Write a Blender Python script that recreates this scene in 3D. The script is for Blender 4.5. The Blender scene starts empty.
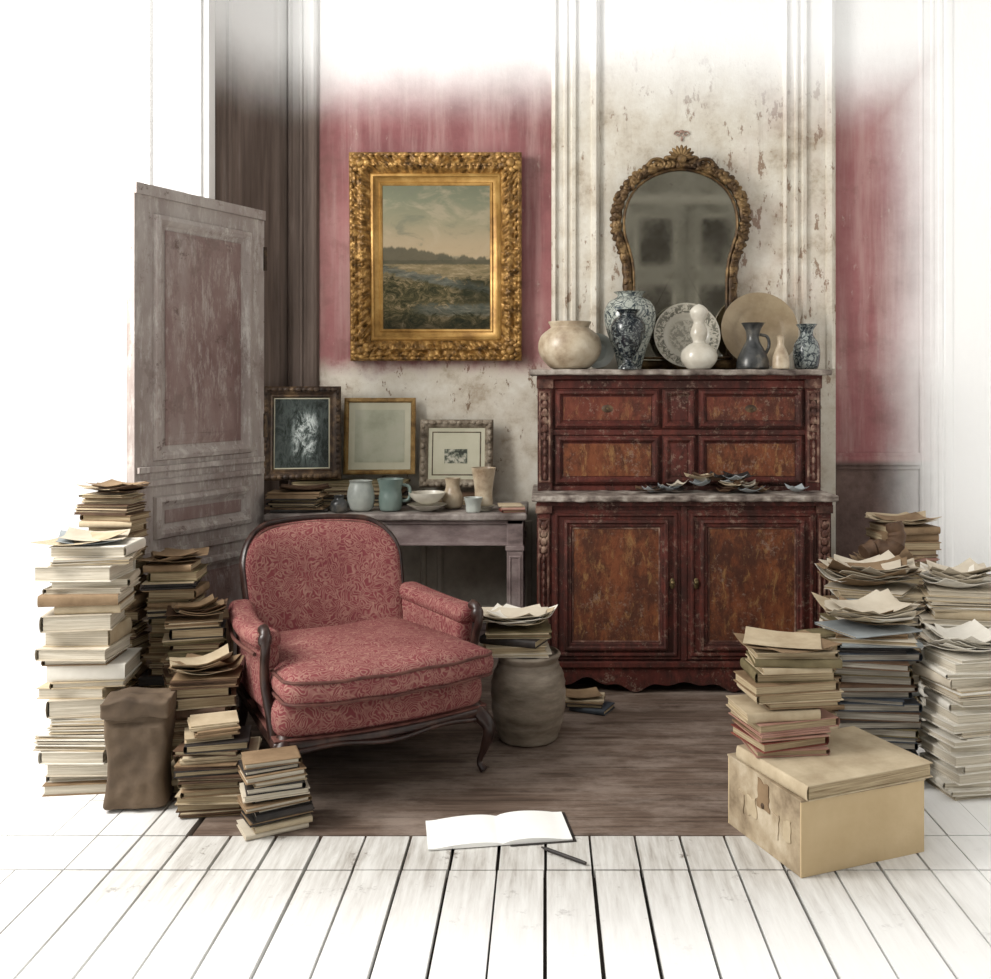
import bpy, math, random, bmesh
from mathutils import Vector, Matrix, noise
R=math.radians
scene=bpy.context.scene
# ---------------------------------------------------------------- nodes
def inp(nt,sock,v):
    if isinstance(v,bpy.types.NodeSocket): nt.links.new(v,sock)
    elif v is not None:
        if isinstance(v,(tuple,list)) and len(v)==3 and sock.type=='RGBA': v=(*v,1)
        sock.default_value=v
def math_(nt,op,a,b=None,clamp=False):
    n=nt.nodes.new('ShaderNodeMath'); n.operation=op; n.use_clamp=clamp
    inp(nt,n.inputs[0],a)
    if b is not None: inp(nt,n.inputs[1],b)
    return n.outputs[0]
def mix(nt,f,a,b,mode='MIX'):
    n=nt.nodes.new('ShaderNodeMix'); n.data_type='RGBA'; n.blend_type=mode
    inp(nt,n.inputs[0],f); inp(nt,n.inputs[6],a); inp(nt,n.inputs[7],b)
    return n.outputs[2]
def ramp(nt,f,stops,interp='LINEAR'):
    n=nt.nodes.new('ShaderNodeValToRGB'); cr=n.color_ramp; cr.interpolation=interp
    while len(cr.elements)<len(stops): cr.elements.new(0.5)
    for e,(p,c) in zip(cr.elements,stops):
        e.position=p
        if not isinstance(c,(tuple,list)): c=(c,c,c)
        e.color=(*c,1)
    inp(nt,n.inputs[0],f); return n.outputs[0]
def rng(nt,v,a,b,c=0,d=1,smooth=True):
    n=nt.nodes.new('ShaderNodeMapRange'); n.interpolation_type='SMOOTHSTEP' if smooth else 'LINEAR'
    inp(nt,n.inputs[0],v); n.inputs[1].default_value=a; n.inputs[2].default_value=b
    n.inputs[3].default_value=c; n.inputs[4].default_value=d
    return n.outputs[0]
def coord(nt,scale=(1,1,1),loc=(0,0,0)):
    t=nt.nodes.new('ShaderNodeTexCoord'); m=nt.nodes.new('ShaderNodeMapping')
    m.inputs['Scale'].default_value=scale; m.inputs['Location'].default_value=loc
    nt.links.new(t.outputs['Object'],m.inputs[0]); return m.outputs[0]
def noi(nt,vec,scale,detail=5,rough=.6,dist=0):
    n=nt.nodes.new('ShaderNodeTexNoise'); n.inputs['Scale'].default_value=scale
    n.inputs['Detail'].default_value=detail; n.inputs['Roughness'].default_value=rough
    n.inputs['Distortion'].default_value=dist
    if vec is not None: nt.links.new(vec,n.inputs['Vector'])
    return n.outputs[0]
def bump(nt,b,h,strength,dist=.02):
    n=nt.nodes.new('ShaderNodeBump'); n.inputs['Strength'].default_value=strength
    n.inputs['Distance'].default_value=dist
    nt.links.new(h,n.inputs['Height']); nt.links.new(n.outputs[0],b.inputs['Normal'])
def new(name,rough=.6,metal=0,spec=.4):
    m=bpy.data.materials.new(name); m.use_nodes=True; nt=m.node_tree
    b=nt.nodes['Principled BSDF']; b.inputs['Roughness'].default_value=rough
    b.inputs['Metallic'].default_value=metal; b.inputs['Specular IOR Level'].default_value=spec
    return m,nt,b
def pm(name,cols,scale=6,rough=.6,bmp=.2,bscale=60,metal=0,stretch=(1,1,1),spec=.3,lo=.32,hi=.68):
    m,nt,b=new(name,rough,metal,spec); c=coord(nt,stretch)
    n=noi(nt,c,scale,6,.62)
    k=len(cols)
    col=ramp(nt,n,[(lo+(hi-lo)*i/max(1,k-1),cc) for i,cc in enumerate(cols)])
    nt.links.new(col,b.inputs['Base Color'])
    if bmp: bump(nt,b,noi(nt,c,bscale,4),bmp,.006)
    return m
# ---------------------------------------------------------------- mesh builder
class MB:
    def __init__(s): s.v=[];s.f=[];s.m=[];s.mats=[]
    def add(s,vs,fs,mat,M=None):
        if mat not in s.mats: s.mats.append(mat)
        k=s.mats.index(mat); o=len(s.v)
        for p in vs:
            p=Vector(p); s.v.append(M@p if M is not None else p)
        for f in fs: s.f.append([i+o for i in f]); s.m.append(k)
    def box(s,a,b,mat,M=None):
        x0,y0,z0=a;x1,y1,z1=b
        vs=[(x0,y0,z0),(x1,y0,z0),(x1,y1,z0),(x0,y1,z0),(x0,y0,z1),(x1,y0,z1),(x1,y1,z1),(x0,y1,z1)]
        s.add(vs,[(0,3,2,1),(4,5,6,7),(0,1,5,4),(1,2,6,5),(2,3,7,6),(3,0,4,7)],mat,M)
    def rbox(s,c,d,r,mat,n=8,fn=None,M=None):
        hx,hy,hz=d[0]/2,d[1]/2,d[2]/2; r=min(r,hx*.999,hy*.999,hz*.999)
        def pos(p):
            q=Vector((p[0]*hx,p[1]*hy,p[2]*hz))
            cl=Vector((max(-hx+r,min(hx-r,q.x)),max(-hy+r,min(hy-r,q.y)),max(-hz+r,min(hz-r,q.z))))
            e=q-cl
            if e.length>1e-9: q=cl+e.normalized()*r
            q+=Vector(c)
            return fn(q) if fn else q
        def tt(h):
            k=r/h; pts=[]
            m=4
            for i in range(m): pts.append(-1+k*(1-math.cos(math.pi/2*i/m)))
            for i in range(n+1): pts.append(-1+k+(2-2*k)*i/n)
            for i in range(m-1,-1,-1): pts.append(1-k*(1-math.cos(math.pi/2*i/m)))
            return pts
        TX,TY,TZ=tt(hx),tt(hy),tt(hz)
        def face(A,B,mk,flip):
            vs=[pos(mk(a,b)) for a in A for b in B]; nb=len(B); fs=[]
            for i in range(len(A)-1):
                for j in range(nb-1):
                    q=(i*nb+j,(i+1)*nb+j,(i+1)*nb+j+1,i*nb+j+1)
                    fs.append(q[::-1] if flip else q)
            s.add(vs,fs,mat,M)
        face(TX,TY,lambda a,b:(a,b,1),False); face(TX,TY,lambda a,b:(a,b,-1),True)
        face(TX,TZ,lambda a,b:(a,-1,b),False); face(TX,TZ,lambda a,b:(a,1,b),True)
        face(TY,TZ,lambda a,b:(1,a,b),False); face(TY,TZ,lambda a,b:(-1,a,b),True)
    def lathe(s,prof,mat,M=None,seg=32):
        vs=[];n=len(prof)
        for i in range(seg):
            a=2*math.pi*i/seg
            for (r,z) in prof: vs.append((r*math.cos(a),r*math.sin(a),z))
        fs=[]
        for i in range(seg):
            j=(i+1)%seg
            for k in range(n-1): fs.append((i*n+k,j*n+k,j*n+k+1,i*n+k+1))
        s.add(vs,fs,mat,M)
    def ball(s,c,r,mat,M=None,seg=8,rot=None):
        if not isinstance(r,(tuple,list)): r=(r,r,r)
        rs=seg//2+1; vs=[];fs=[]
        for i in range(rs+1):
            t=math.pi*i/rs
            for j in range(seg):
                a=2*math.pi*j/seg
                p=Vector((r[0]*math.sin(t)*math.cos(a),r[1]*math.sin(t)*math.sin(a),r[2]*math.cos(t)))
                if rot: p=rot@p
                vs.append(p+Vector(c))
        for i in range(rs):
            for j in range(seg):
                k=(j+1)%seg
                fs.append((i*seg+j,(i+1)*seg+j,(i+1)*seg+k,i*seg+k))
        s.add(vs,fs,mat,M)
    def tube(s,pts,rad,mat,M=None,seg=10,closed=False,flat=1):
        pts=[Vector(p) for p in pts]; n=len(pts)
        if not isinstance(rad,(list,tuple)): rad=[rad]*n
        vs=[];fs=[]; up=None
        for i,p in enumerate(pts):
            if closed: t=pts[(i+1)%n]-pts[i-1]
            else: t=pts[min(i+1,n-1)]-pts[max(i-1,0)]
            t.normalize()
            if up is None:
                up=Vector((0,1,0)) if abs(t.y)<.9 else Vector((1,0,0))
            a=(up-t*up.dot(t)).normalized(); b=t.cross(a); up=a
            for k in range(seg):
                g=2*math.pi*k/seg
                vs.append(p+(a*math.cos(g)*flat+b*math.sin(g))*rad[i])
        for i in range(n if closed else n-1):
            j=(i+1)%n
            for k in range(seg):
                l=(k+1)%seg
                fs.append((i*seg+k,i*seg+l,j*seg+l,j*seg+k))
        if not closed:
            fs.append(tuple(range(seg))); fs.append(tuple((n-1)*seg+k for k in reversed(range(seg))))
        s.add(vs,fs,mat,M)
    def mould(s,x0,x1,z0,z1,prof,mat,M=None,n=1,disp=None):
        def pt(side,t,u,h):
            a0,a1,b0,b1=x0+u,x1-u,z0+u,z1-u
            if side==0: return (a0+(a1-a0)*t,-h,b0)
            if side==1: return (a1,-h,b0+(b1-b0)*t)
            if side==2: return (a1-(a1-a0)*t,-h,b1)
            return (a0,-h,b1-(b1-b0)*t)
        vs=[];k=len(prof);tot=0
        for side in range(4):
            ln=(x1-x0) if side%2==0 else (z1-z0)
            for i in range(n):
                t=i/n
                for (u,h) in prof:
                    dd=disp(side,t*ln,ln,u,h) if disp else 0
                    vs.append(pt(side,t,u,h+dd))
                tot+=1
        fs=[]
        for i in range(tot):
            j=(i+1)%tot
            for q in range(k-1): fs.append((i*k+q,j*k+q,j*k+q+1,i*k+q+1))
        s.add(vs,fs,mat,M)
    def obj(s,name,loc=(0,0,0),rot=(0,0,0),parent=None,bevel=0,ang=38):
        me=bpy.data.meshes.new(name); me.from_pydata([tuple(v) for v in s.v],[],s.f)
        for m in s.mats: me.materials.append(m)
        me.polygons.foreach_set('material_index',s.m)
        me.polygons.foreach_set('use_smooth',[True]*len(s.f))
        me.update()
        bm=bmesh.new(); bm.from_mesh(me); bmesh.ops.remove_doubles(bm,verts=bm.verts,dist=1e-5)
        bmesh.ops.recalc_face_normals(bm,faces=bm.faces) ; bm.to_mesh(me); bm.free()
        me.set_sharp_from_angle(angle=R(ang))
        o=bpy.data.objects.new(name,me); scene.collection.objects.link(o)
        o.location=loc; o.rotation_euler=rot
        if parent: o.parent=parent
        if bevel:
            b=o.modifiers.new('bev','BEVEL'); b.width=bevel; b.segments=2; b.limit_method='ANGLE'; b.angle_limit=R(50)
        return o
def empty(name,loc,rz=0):
    e=bpy.data.objects.new(name,None); scene.collection.objects.link(e)
    e.location=loc; e.rotation_euler=(0,0,rz); e.empty_display_size=.1
    return e
def T(x,y,z,rz=0,rx=0,ry=0):
    return Matrix.Translation((x,y,z))@Matrix.Rotation(rz,4,'Z')@Matrix.Rotation(ry,4,'Y')@Matrix.Rotation(rx,4,'X')
def spline(P,n=6,closed=False):
    P=[Vector(p) for p in P]; out=[]; N=len(P)
    for i in range(N if closed else N-1):
        if closed: a,b,c,d=P[i-1],P[i],P[(i+1)%N],P[(i+2)%N]
        else: a,b,c,d=P[max(i-1,0)],P[i],P[i+1],P[min(i+2,N-1)]
        for k in range(n):
            t=k/n
            out.append(.5*((2*b)+(c-a)*t+(2*a-5*b+4*c-d)*t*t+(3*b-a-3*c+d)*t**3))
    if not closed: out.append(P[-1])
    return out
# ---------------------------------------------------------------- materials
WHITE=(.96,.96,.955)
def wallmat(name,kind):
    m,nt,b=new(name,.85,0,.15); c=coord(nt)
    sep=nt.nodes.new('ShaderNodeSeparateXYZ'); nt.links.new(c,sep.inputs[0])
    X,Y,Z=sep.outputs
    big=noi(nt,c,1.6,6,.65); med=noi(nt,c,7,7,.7); fine=noi(nt,coord(nt,(1,1,.45)),22,6,.7)
    streak=noi(nt,coord(nt,(9,9,.7)),2,5,.6); crack=noi(nt,c,34,8,.8,1.2)
    cream=ramp(nt,med,[(.3,(.36,.295,.22)),(.45,(.56,.51,.425)),(.65,(.67,.64,.565))])
    cream=mix(nt,rng(nt,math_(nt,'ADD',fine,math_(nt,'MULTIPLY',math_(nt,'SUBTRACT',big,.5),.3)),.60,.66),cream,(.20,.135,.09))
    cream=mix(nt,rng(nt,crack,.60,.66,0,.6),cream,(.25,.19,.14))
    if kind=='pink':
        pink=ramp(nt,big,[(.3,(.165,.068,.070)),(.5,(.28,.115,.118)),(.7,(.36,.18,.175))])
        pink=mix(nt,rng(nt,streak,.42,.72,0,.6),pink,(.42,.28,.26))
        pink=mix(nt,rng(nt,med,.52,.66,0,.35),pink,(.17,.085,.075))
        pink=mix(nt,rng(nt,fine,.62,.74,0,.6),pink,(.46,.38,.33))
        pink=mix(nt,rng(nt,crack,.60,.70,0,.5),pink,(.13,.06,.055))
        zz=math_(nt,'ADD',Z,math_(nt,'MULTIPLY',math_(nt,'SUBTRACT',med,.5),.22))
        low=rng(nt,zz,1.30,1.42,1,0); left=rng(nt,X,.2,.3,1,0)
        base=mix(nt,math_(nt,'MULTIPLY',low,left),pink,cream)
        dado=ramp(nt,med,[(.3,(.055,.035,.03)),(.7,(.17,.115,.10))])
        lowr=rng(nt,Z,.90,.93,1,0); right=rng(nt,X,1.2,1.3)
        base=mix(nt,math_(nt,'MULTIPLY',lowr,right),base,dado)
        greyl=rng(nt,Z,.66,.70,1,0)
        base=mix(nt,math_(nt,'MULTIPLY',greyl,left),base,ramp(nt,med,[(.3,(.30,.27,.23)),(.7,(.52,.49,.43))]))
        lshade=rng(nt,math_(nt,'ADD',X,math_(nt,'MULTIPLY',math_(nt,'SUBTRACT',med,.5),.5)),-1.16,-.90,1,0)
        base=mix(nt,math_(nt,'MULTIPLY',lshade,.65),base,(.15,.085,.07))  # brownish shade by the left corner, painted into the wall colour
    elif kind=='cream':
        base=mix(nt,rng(nt,fine,.58,.66,0,.7),cream,(.30,.22,.16))
        base=mix(nt,rng(nt,big,.5,.7,0,.25),base,(.45,.31,.28))
        base=mix(nt,rng(nt,streak,.55,.75,0,.45),base,(.32,.27,.22))
    elif kind=='brown':
        base=ramp(nt,streak,[(.3,(.075,.055,.045)),(.6,(.17,.13,.11)),(.8,(.30,.25,.22))])
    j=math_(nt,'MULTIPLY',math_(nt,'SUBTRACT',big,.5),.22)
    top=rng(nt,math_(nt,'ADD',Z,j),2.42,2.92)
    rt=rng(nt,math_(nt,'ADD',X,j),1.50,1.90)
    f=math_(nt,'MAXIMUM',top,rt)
    col=mix(nt,f,base,WHITE)  # white-out at top and right, brightness painted into the wall colour
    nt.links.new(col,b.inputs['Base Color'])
    bump(nt,b,math_(nt,'ADD',med,fine),.35,.008)
    return m
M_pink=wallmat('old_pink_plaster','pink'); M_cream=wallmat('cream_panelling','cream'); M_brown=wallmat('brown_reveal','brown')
M_white=pm('white_paint',[(.9,.9,.89),(.96,.96,.95)],4,.6,.05)
def floormat():
    m,nt,b=new('white_painted_boards',.6,0,.25); c=coord(nt)
    g=noi(nt,coord(nt,(14,1.2,1)),3,7,.7); s=noi(nt,c,9,8,.75)
    col=ramp(nt,g,[(.3,(.32,.29,.255)),(.44,(.49,.47,.435)),(.62,(.64,.63,.60))])
    col=mix(nt,rng(nt,s,.58,.68,0,.85),col,(.14,.11,.09))
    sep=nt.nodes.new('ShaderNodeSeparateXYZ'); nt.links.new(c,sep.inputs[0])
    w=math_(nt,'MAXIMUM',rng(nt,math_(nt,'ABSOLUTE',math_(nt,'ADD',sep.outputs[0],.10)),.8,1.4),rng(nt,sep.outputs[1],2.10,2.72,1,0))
    col=mix(nt,math_(nt,'MULTIPLY',w,.9),col,(.95,.95,.94))  # sides and front bleached out, brightness painted into the board colour
    nt.links.new(col,b.inputs['Base Color']); bump(nt,b,g,.25,.004); return m
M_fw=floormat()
def brownfloor():
    m,nt,b=new('bare_brown_boards',.6,0,.3); c=coord(nt)
    g=noi(nt,coord(nt,(1.2,16,1)),2.4,8,.7,.6); s=noi(nt,coord(nt,(1,2,1)),3.2,8,.75)
    col=ramp(nt,g,[(.3,(.045,.029,.021)),(.5,(.125,.086,.064)),(.72,(.23,.175,.14))])
    col=mix(nt,rng(nt,s,.42,.66,0,.7),col,(.30,.24,.20))
    nt.links.new(col,b.inputs['Base Color']); bump(nt,b,g,.4,.006); return m
M_fb=brownfloor()
M_gap=pm('floor_gap_dark',[(.015,.012,.01),(.04,.03,.025)],6,.9,0)
def damask():
    m,nt,b=new('rose_damask',.85,0,.1)
    c=coord(nt)
    d=nt.nodes.new('ShaderNodeTexNoise'); d.inputs['Scale'].default_value=18; d.inputs['Detail'].default_value=1
    nt.links.new(c,d.inputs['Vector'])
    off=nt.nodes.new('ShaderNodeVectorMath'); off.operation='SCALE'; off.inputs['Scale'].default_value=.075
    nt.links.new(d.outputs['Color'],off.inputs[0])
    ad=nt.nodes.new('ShaderNodeVectorMath'); ad.operation='ADD'; nt.links.new(c,ad.inputs[0]); nt.links.new(off.outputs[0],ad.inputs[1])
    v=nt.nodes.new('ShaderNodeTexVoronoi'); v.feature='DISTANCE_TO_EDGE'; v.inputs['Scale'].default_value=34
    nt.links.new(ad.outputs[0],v.inputs['Vector'])
    v2=nt.nodes.new('ShaderNodeTexVoronoi'); v2.feature='F1'; v2.inputs['Scale'].default_value=21
    nt.links.new(ad.outputs[0],v2.inputs['Vector'])
    w=math_(nt,'SINE',math_(nt,'MULTIPLY',v2.outputs['Distance'],38))
    l1=rng(nt,v.outputs['Distance'],.03,.10,1,0); l2=rng(nt,w,0,.85)
    pat=math_(nt,'MAXIMUM',math_(nt,'MULTIPLY',l1,.7),l2)
    big=noi(nt,c,4,5,.6); wear=noi(nt,c,30,5,.7)
    red=ramp(nt,big,[(.3,(.135,.032,.037)),(.7,(.21,.057,.061))])
    gold=ramp(nt,big,[(.3,(.32,.17,.135)),(.7,(.45,.295,.23))])
    col=mix(nt,math_(nt,'MULTIPLY',math_(nt,'MULTIPLY',pat,rng(nt,wear,.3,.6,.45,1)),.58),red,gold)
    nt.links.new(col,b.inputs['Base Color'])
    bump(nt,b,math_(nt,'ADD',pat,math_(nt,'MULTIPLY',noi(nt,c,220,2),.6)),.3,.003); return m
M_dam=damask()
M_pipe=pm('rose_piping',[(.06,.02,.017),(.14,.055,.042)],20,.7,.1)
M_chw=pm('walnut_dark',[(.010,.005,.004),(.030,.013,.010),(.07,.035,.026)],18,.35,.1,stretch=(1,1,.4),spec=.45)
def cabwood(name,dk,md,lt,patch,amt,w=.10,ochre=None,scuff=.65):
    m,nt,b=new(name,.6,0,.25); c=coord(nt)
    g=noi(nt,coord(nt,(1,1,.35)),9,8,.72,.4); p=noi(nt,coord(nt,(1,1,.55)),30,9,.8,.3); q=noi(nt,c,4.5,6,.6)
    col=ramp(nt,g,[(.3,dk),(.5,md),(.7,lt)])
    col=mix(nt,math_(nt,'MULTIPLY',rng(nt,math_(nt,'ADD',p,math_(nt,'MULTIPLY',math_(nt,'SUBTRACT',q,.5),.7)),.50-w,.50+w),amt),col,patch)
    if ochre:
        o=noi(nt,coord(nt,(1.4,1.4,.5),(3,1,2)),24,9,.8,.4)
        col=mix(nt,rng(nt,o,.52,.64,0,.75),col,ochre)
    s=noi(nt,c,48,8,.78); s2=noi(nt,coord(nt,(1,1,1),(5,2,1)),7,6,.7)
    col=mix(nt,rng(nt,math_(nt,'ADD',s,math_(nt,'MULTIPLY',math_(nt,'SUBTRACT',s2,.5),.45)),.56,.64,0,scuff),col,(.21,.145,.11))
    nt.links.new(col,b.inputs['Base Color']); nt.links.new(rng(nt,p,.3,.7,.48,.8),b.inputs['Roughness'])
    bump(nt,b,p,.4,.006); return m
M_cab=cabwood('red_lacquer_wood',(.034,.010,.008),(.080,.018,.013),(.135,.034,.024),(.026,.012,.009),.75)
M_cabp=cabwood('burr_panel_wood',(.085,.026,.011),(.155,.046,.018),(.225,.076,.028),(.034,.013,.009),.8,.14,(.27,.145,.055))
M_redp=cabwood('drawer_wood',(.075,.017,.011),(.13,.032,.018),(.18,.058,.027),(.040,.014,.010),.75,.12,(.21,.10,.042))
M_cabe=pm('worn_grey_edge',[(.045,.03,.025),(.20,.165,.14),(.42,.38,.33)],14,.7,.4,40)
M_carv=pm('carved_worn',[(.035,.014,.010),(.10,.042,.030),(.30,.20,.145)],22,.6,.4,50)
M_brass=pm('old_brass',[(.06,.045,.02),(.22,.16,.08)],30,.45,.1,metal=.8)
M_gold=pm('gilt',[(.045,.022,.006),(.24,.125,.032),(.52,.31,.10)],24,.42,.45,80,metal=.35,spec=.4)
M_goldi=pm('gilt_sight',[(.20,.10,.022),(.36,.20,.052),(.50,.31,.10)],10,.4,.15,70,metal=.4,spec=.4)
M_gold2=pm('dark_gilt',[(.018,.010,.006),(.085,.048,.020),(.26,.165,.07)],16,.48,.4,60,metal=.3)
M_gdark=pm('dark_frame',[(.014,.009,.007),(.05,.03,.018),(.15,.095,.05)],20,.5,.35,60,metal=.1)
M_goldt=pm('thin_gilt',[(.10,.055,.018),(.24,.14,.045),(.38,.25,.10)],20,.45,.2,60,metal=.3)
M_ggrey=pm('silvered_frame',[(.06,.045,.03),(.20,.16,.115),(.38,.33,.26)],22,.5,.4,60)
M_mat=pm('mat_board',[(.42,.40,.29),(.52,.50,.39)],5,.7,.05)
M_matg=pm('greenish_print',[(.27,.28,.20),(.38,.38,.29),(.44,.42,.34)],6,.3,.05)
def etching():
    m,nt,b=new('dark_etching',.25,0,.35); c=coord(nt)
    n=noi(nt,coord(nt,(1.6,1,.7)),14,9,.8,.8); sp=nt.nodes.new('ShaderNodeSeparateXYZ'); nt.links.new(c,sp.inputs[0])
    ctr=rng(nt,math_(nt,'ABSOLUTE',math_(nt,'SUBTRACT',sp.outputs[0],.015)),.015,.08,1,0)
    mid=rng(nt,math_(nt,'ABSOLUTE',math_(nt,'SUBTRACT',sp.outputs[2],.20)),.05,.15,1,0)
    f=math_(nt,'MULTIPLY',math_(nt,'ADD',math_(nt,'MULTIPLY',math_(nt,'MULTIPLY',ctr,mid),.8),.28),rng(nt,n,.38,.62))
    nt.links.new(ramp(nt,f,[(0,(.012,.015,.013)),(.4,(.07,.085,.08)),(1,(.50,.54,.52))]),b.inputs['Base Color']); return m
M_photo=etching()
M_sketch=pm('sketch_ink',[(.03,.035,.025),(.15,.16,.12),(.45,.43,.35)],45,.6,0,lo=.42,hi=.6)
M_tab=pm('mauve_table_paint',[(.07,.05,.047),(.18,.135,.13),(.31,.26,.245)],9,.6,.3,50,stretch=(.5,1,1))
M_tabt=pm('table_top_worn',[(.08,.06,.052),(.20,.17,.155),(.34,.31,.28)],10,.55,.3,50)
def doormat(name,a,b_,c_,w=(.56,.53,.49)):
    m,nt,b=new(name,.65,0,.25); c=coord(nt,(1,1,.4))
    n=noi(nt,c,3,7,.65); s=noi(nt,coord(nt,(1,1,.22)),26,9,.8); k=noi(nt,coord(nt),12,8,.8); p=noi(nt,coord(nt,(1,1,.8),(2,3,1)),5,9,.75)
    col=ramp(nt,n,[(.32,a),(.5,b_),(.68,c_)])
    col=mix(nt,rng(nt,s,.48,.66,0,.7),col,w); col=mix(nt,rng(nt,k,.58,.66,0,.8),col,(.11,.07,.06))
    col=mix(nt,rng(nt,p,.54,.60,0,.45),col,(.17,.12,.105))
    nt.links.new(col,b.inputs['Base Color']); bump(nt,b,s,.35,.004); return m
M_door=doormat('weathered_door_paint',(.23,.18,.165),(.37,.32,.295),(.50,.46,.43),(.62,.59,.55))
M_doorp=doormat('door_pinkish_panel',(.16,.09,.085),(.26,.18,.165),(.38,.32,.295),(.50,.45,.41))
pal={
 'kraft':pm('b_kraft',[(.15,.095,.05),(.30,.205,.12)],9,.75,.2),
 'cream':pm('b_cream',[(.36,.28,.18),(.55,.46,.32)],9,.75,.2),
 'brown':pm('b_brown',[(.05,.027,.016),(.14,.08,.045)],9,.65,.2),
 'dark':pm('b_dark',[(.012,.012,.012),(.045,.036,.032)],9,.5,.2),
 'red':pm('b_red',[(.13,.03,.022),(.24,.07,.05)],9,.65,.2),
 'pinkb':pm('b_pink',[(.30,.15,.11),(.42,.25,.20)],9,.65,.2),
 'blue':pm('b_blue',[(.028,.035,.045),(.07,.082,.10)],9,.5,.2),
 'lblue':pm('b_lblue',[(.23,.255,.265),(.36,.39,.40)],9,.65,.2),
 'olive':pm('b_olive',[(.10,.08,.038),(.20,.16,.085)],9,.65,.2),
 'white':pm('b_white',[(.62,.58,.50),(.78,.75,.68)],6,.75,.1),
 'pale':pm('b_pale',[(.44,.38,.29),(.60,.54,.44)],6,.75,.1)}
def pagesmat(name,a,b_):
    m,nt,b=new(name,.8,0,.1); n=noi(nt,coord(nt,(2,2,120)),3,4,.7)
    nt.links.new(ramp(nt,n,[(.3,a),(.65,b_)]),b.inputs['Base Color']); bump(nt,b,n,.5,.002); return m
M_pg=pagesmat('book_pages',(.19,.13,.07),(.50,.41,.27)); M_pgw=pagesmat('book_pages_pale',(.36,.31,.235),(.66,.61,.51)); M_pgg=pagesmat('book_pages_grey',(.15,.13,.11),(.44,.41,.35))
M_paper=pm('blank_paper',[(.88,.88,.85),(.94,.94,.92)],3,.8,.05)
M_box=pm('cardboard',[(.46,.34,.19),(.60,.47,.29)],2.5,.75,.1); M_boxd=pm('cardboard_worn',[(.18,.13,.08),(.38,.30,.20),(.55,.47,.35)],8,.8,.3)
M_bag=pm('paper_bag',[(.055,.037,.024),(.17,.12,.078)],4,.8,.5,18)
M_crock=pm('stoneware',[(.10,.078,.055),(.22,.18,.14),(.36,.31,.25)],5,.5,.2,stretch=(1,1,3))
M_iv=pm('ivory_ceramic',[(.20,.135,.08),(.42,.34,.24),(.56,.49,.37)],9,.35,.15,spec=.5)
M_tea=pm('teal_glaze',[(.10,.145,.13),(.19,.24,.215)],8,.35,.05,spec=.4)
M_pal=pm('pale_glaze',[(.24,.26,.24),(.42,.44,.40)],8,.35,.05,spec=.4)
M_cer=pm('white_ceramic',[(.42,.38,.31),(.64,.61,.53)],8,.25,.05,spec=.5)
M_dpot=pm('dark_glaze',[(.010,.012,.013),(.045,.046,.045),(.15,.135,.11)],14,.3,.1,spec=.5)
M_plt=pm('tan_plate',[(.19,.13,.07),(.33,.26,.165)],7,.4,.1,spec=.4)
def porcelain(name,base,ink,scale,lo,hi):
    m,nt,b=new(name,.2,0,.5); c=coord(nt)
    v=nt.nodes.new('ShaderNodeTexVoronoi'); v.feature='DISTANCE_TO_EDGE'; v.inputs['Scale'].default_value=scale; nt.links.new(c,v.inputs['Vector'])
    n=noi(nt,c,scale*1.3,6,.7,1.5)
    f=math_(nt,'MAXIMUM',rng(nt,n,lo,hi),rng(nt,v.outputs['Distance'],.03,.07,.7,0))
    col=mix(nt,f,base,ink); nt.links.new(col,b.inputs['Base Color']); return m
M_blue=porcelain('blue_white_porcelain',(.34,.36,.32),(.035,.048,.055),24,.50,.58)
M_blued=porcelain('dark_blue_porcelain',(.17,.185,.175),(.008,.012,.016),28,.40,.50)
M_bluem=porcelain('grey_blue_porcelain',(.24,.265,.25),(.018,.026,.032),28,.46,.54)
def platemat():
    m,nt,b=new('painted_plate',.25,0,.5); t=nt.nodes.new('ShaderNodeTexCoord')
    sp=nt.nodes.new('ShaderNodeSeparateXYZ'); nt.links.new(t.outputs['Object'],sp.inputs[0])
    r=math_(nt,'SQRT',math_(nt,'ADD',math_(nt,'POWER',math_(nt,'ABSOLUTE',sp.outputs[0]),2),math_(nt,'POWER',math_(nt,'ABSOLUTE',sp.outputs[1]),2)))
    n=noi(nt,t.outputs['Object'],48,5,.7,1)
    ring=ramp(nt,math_(nt,'MULTIPLY',r,6.5),[(0,.55),(.45,.5),(.52,.05),(.66,.05),(.7,.9),(.9,.8),(.94,.1),(1,.8)])
    f=math_(nt,'MULTIPLY',rng(nt,n,.44,.54),ring)
    nt.links.new(mix(nt,f,(.44,.41,.34),(.09,.085,.065)),b.inputs['Base Color']); return m
M_pp=platemat()
def mirrormat():
    m,nt,b=new('aged_mirror_glass',.06,1,.5); c=coord(nt)
    n=noi(nt,c,5,7,.7); s=noi(nt,c,40,5,.7)
    col=ramp(nt,n,[(.3,(.36,.35,.30)),(.7,(.55,.54,.48))])
    col=mix(nt,rng(nt,s,.62,.7,0,.6),col,(.14,.12,.10))
    nt.links.new(col,b.inputs['Base Color']); nt.links.new(rng(nt,n,.3,.7,.02,.10),b.inputs['Roughness']); return m
M_mir=mirrormat()
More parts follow.
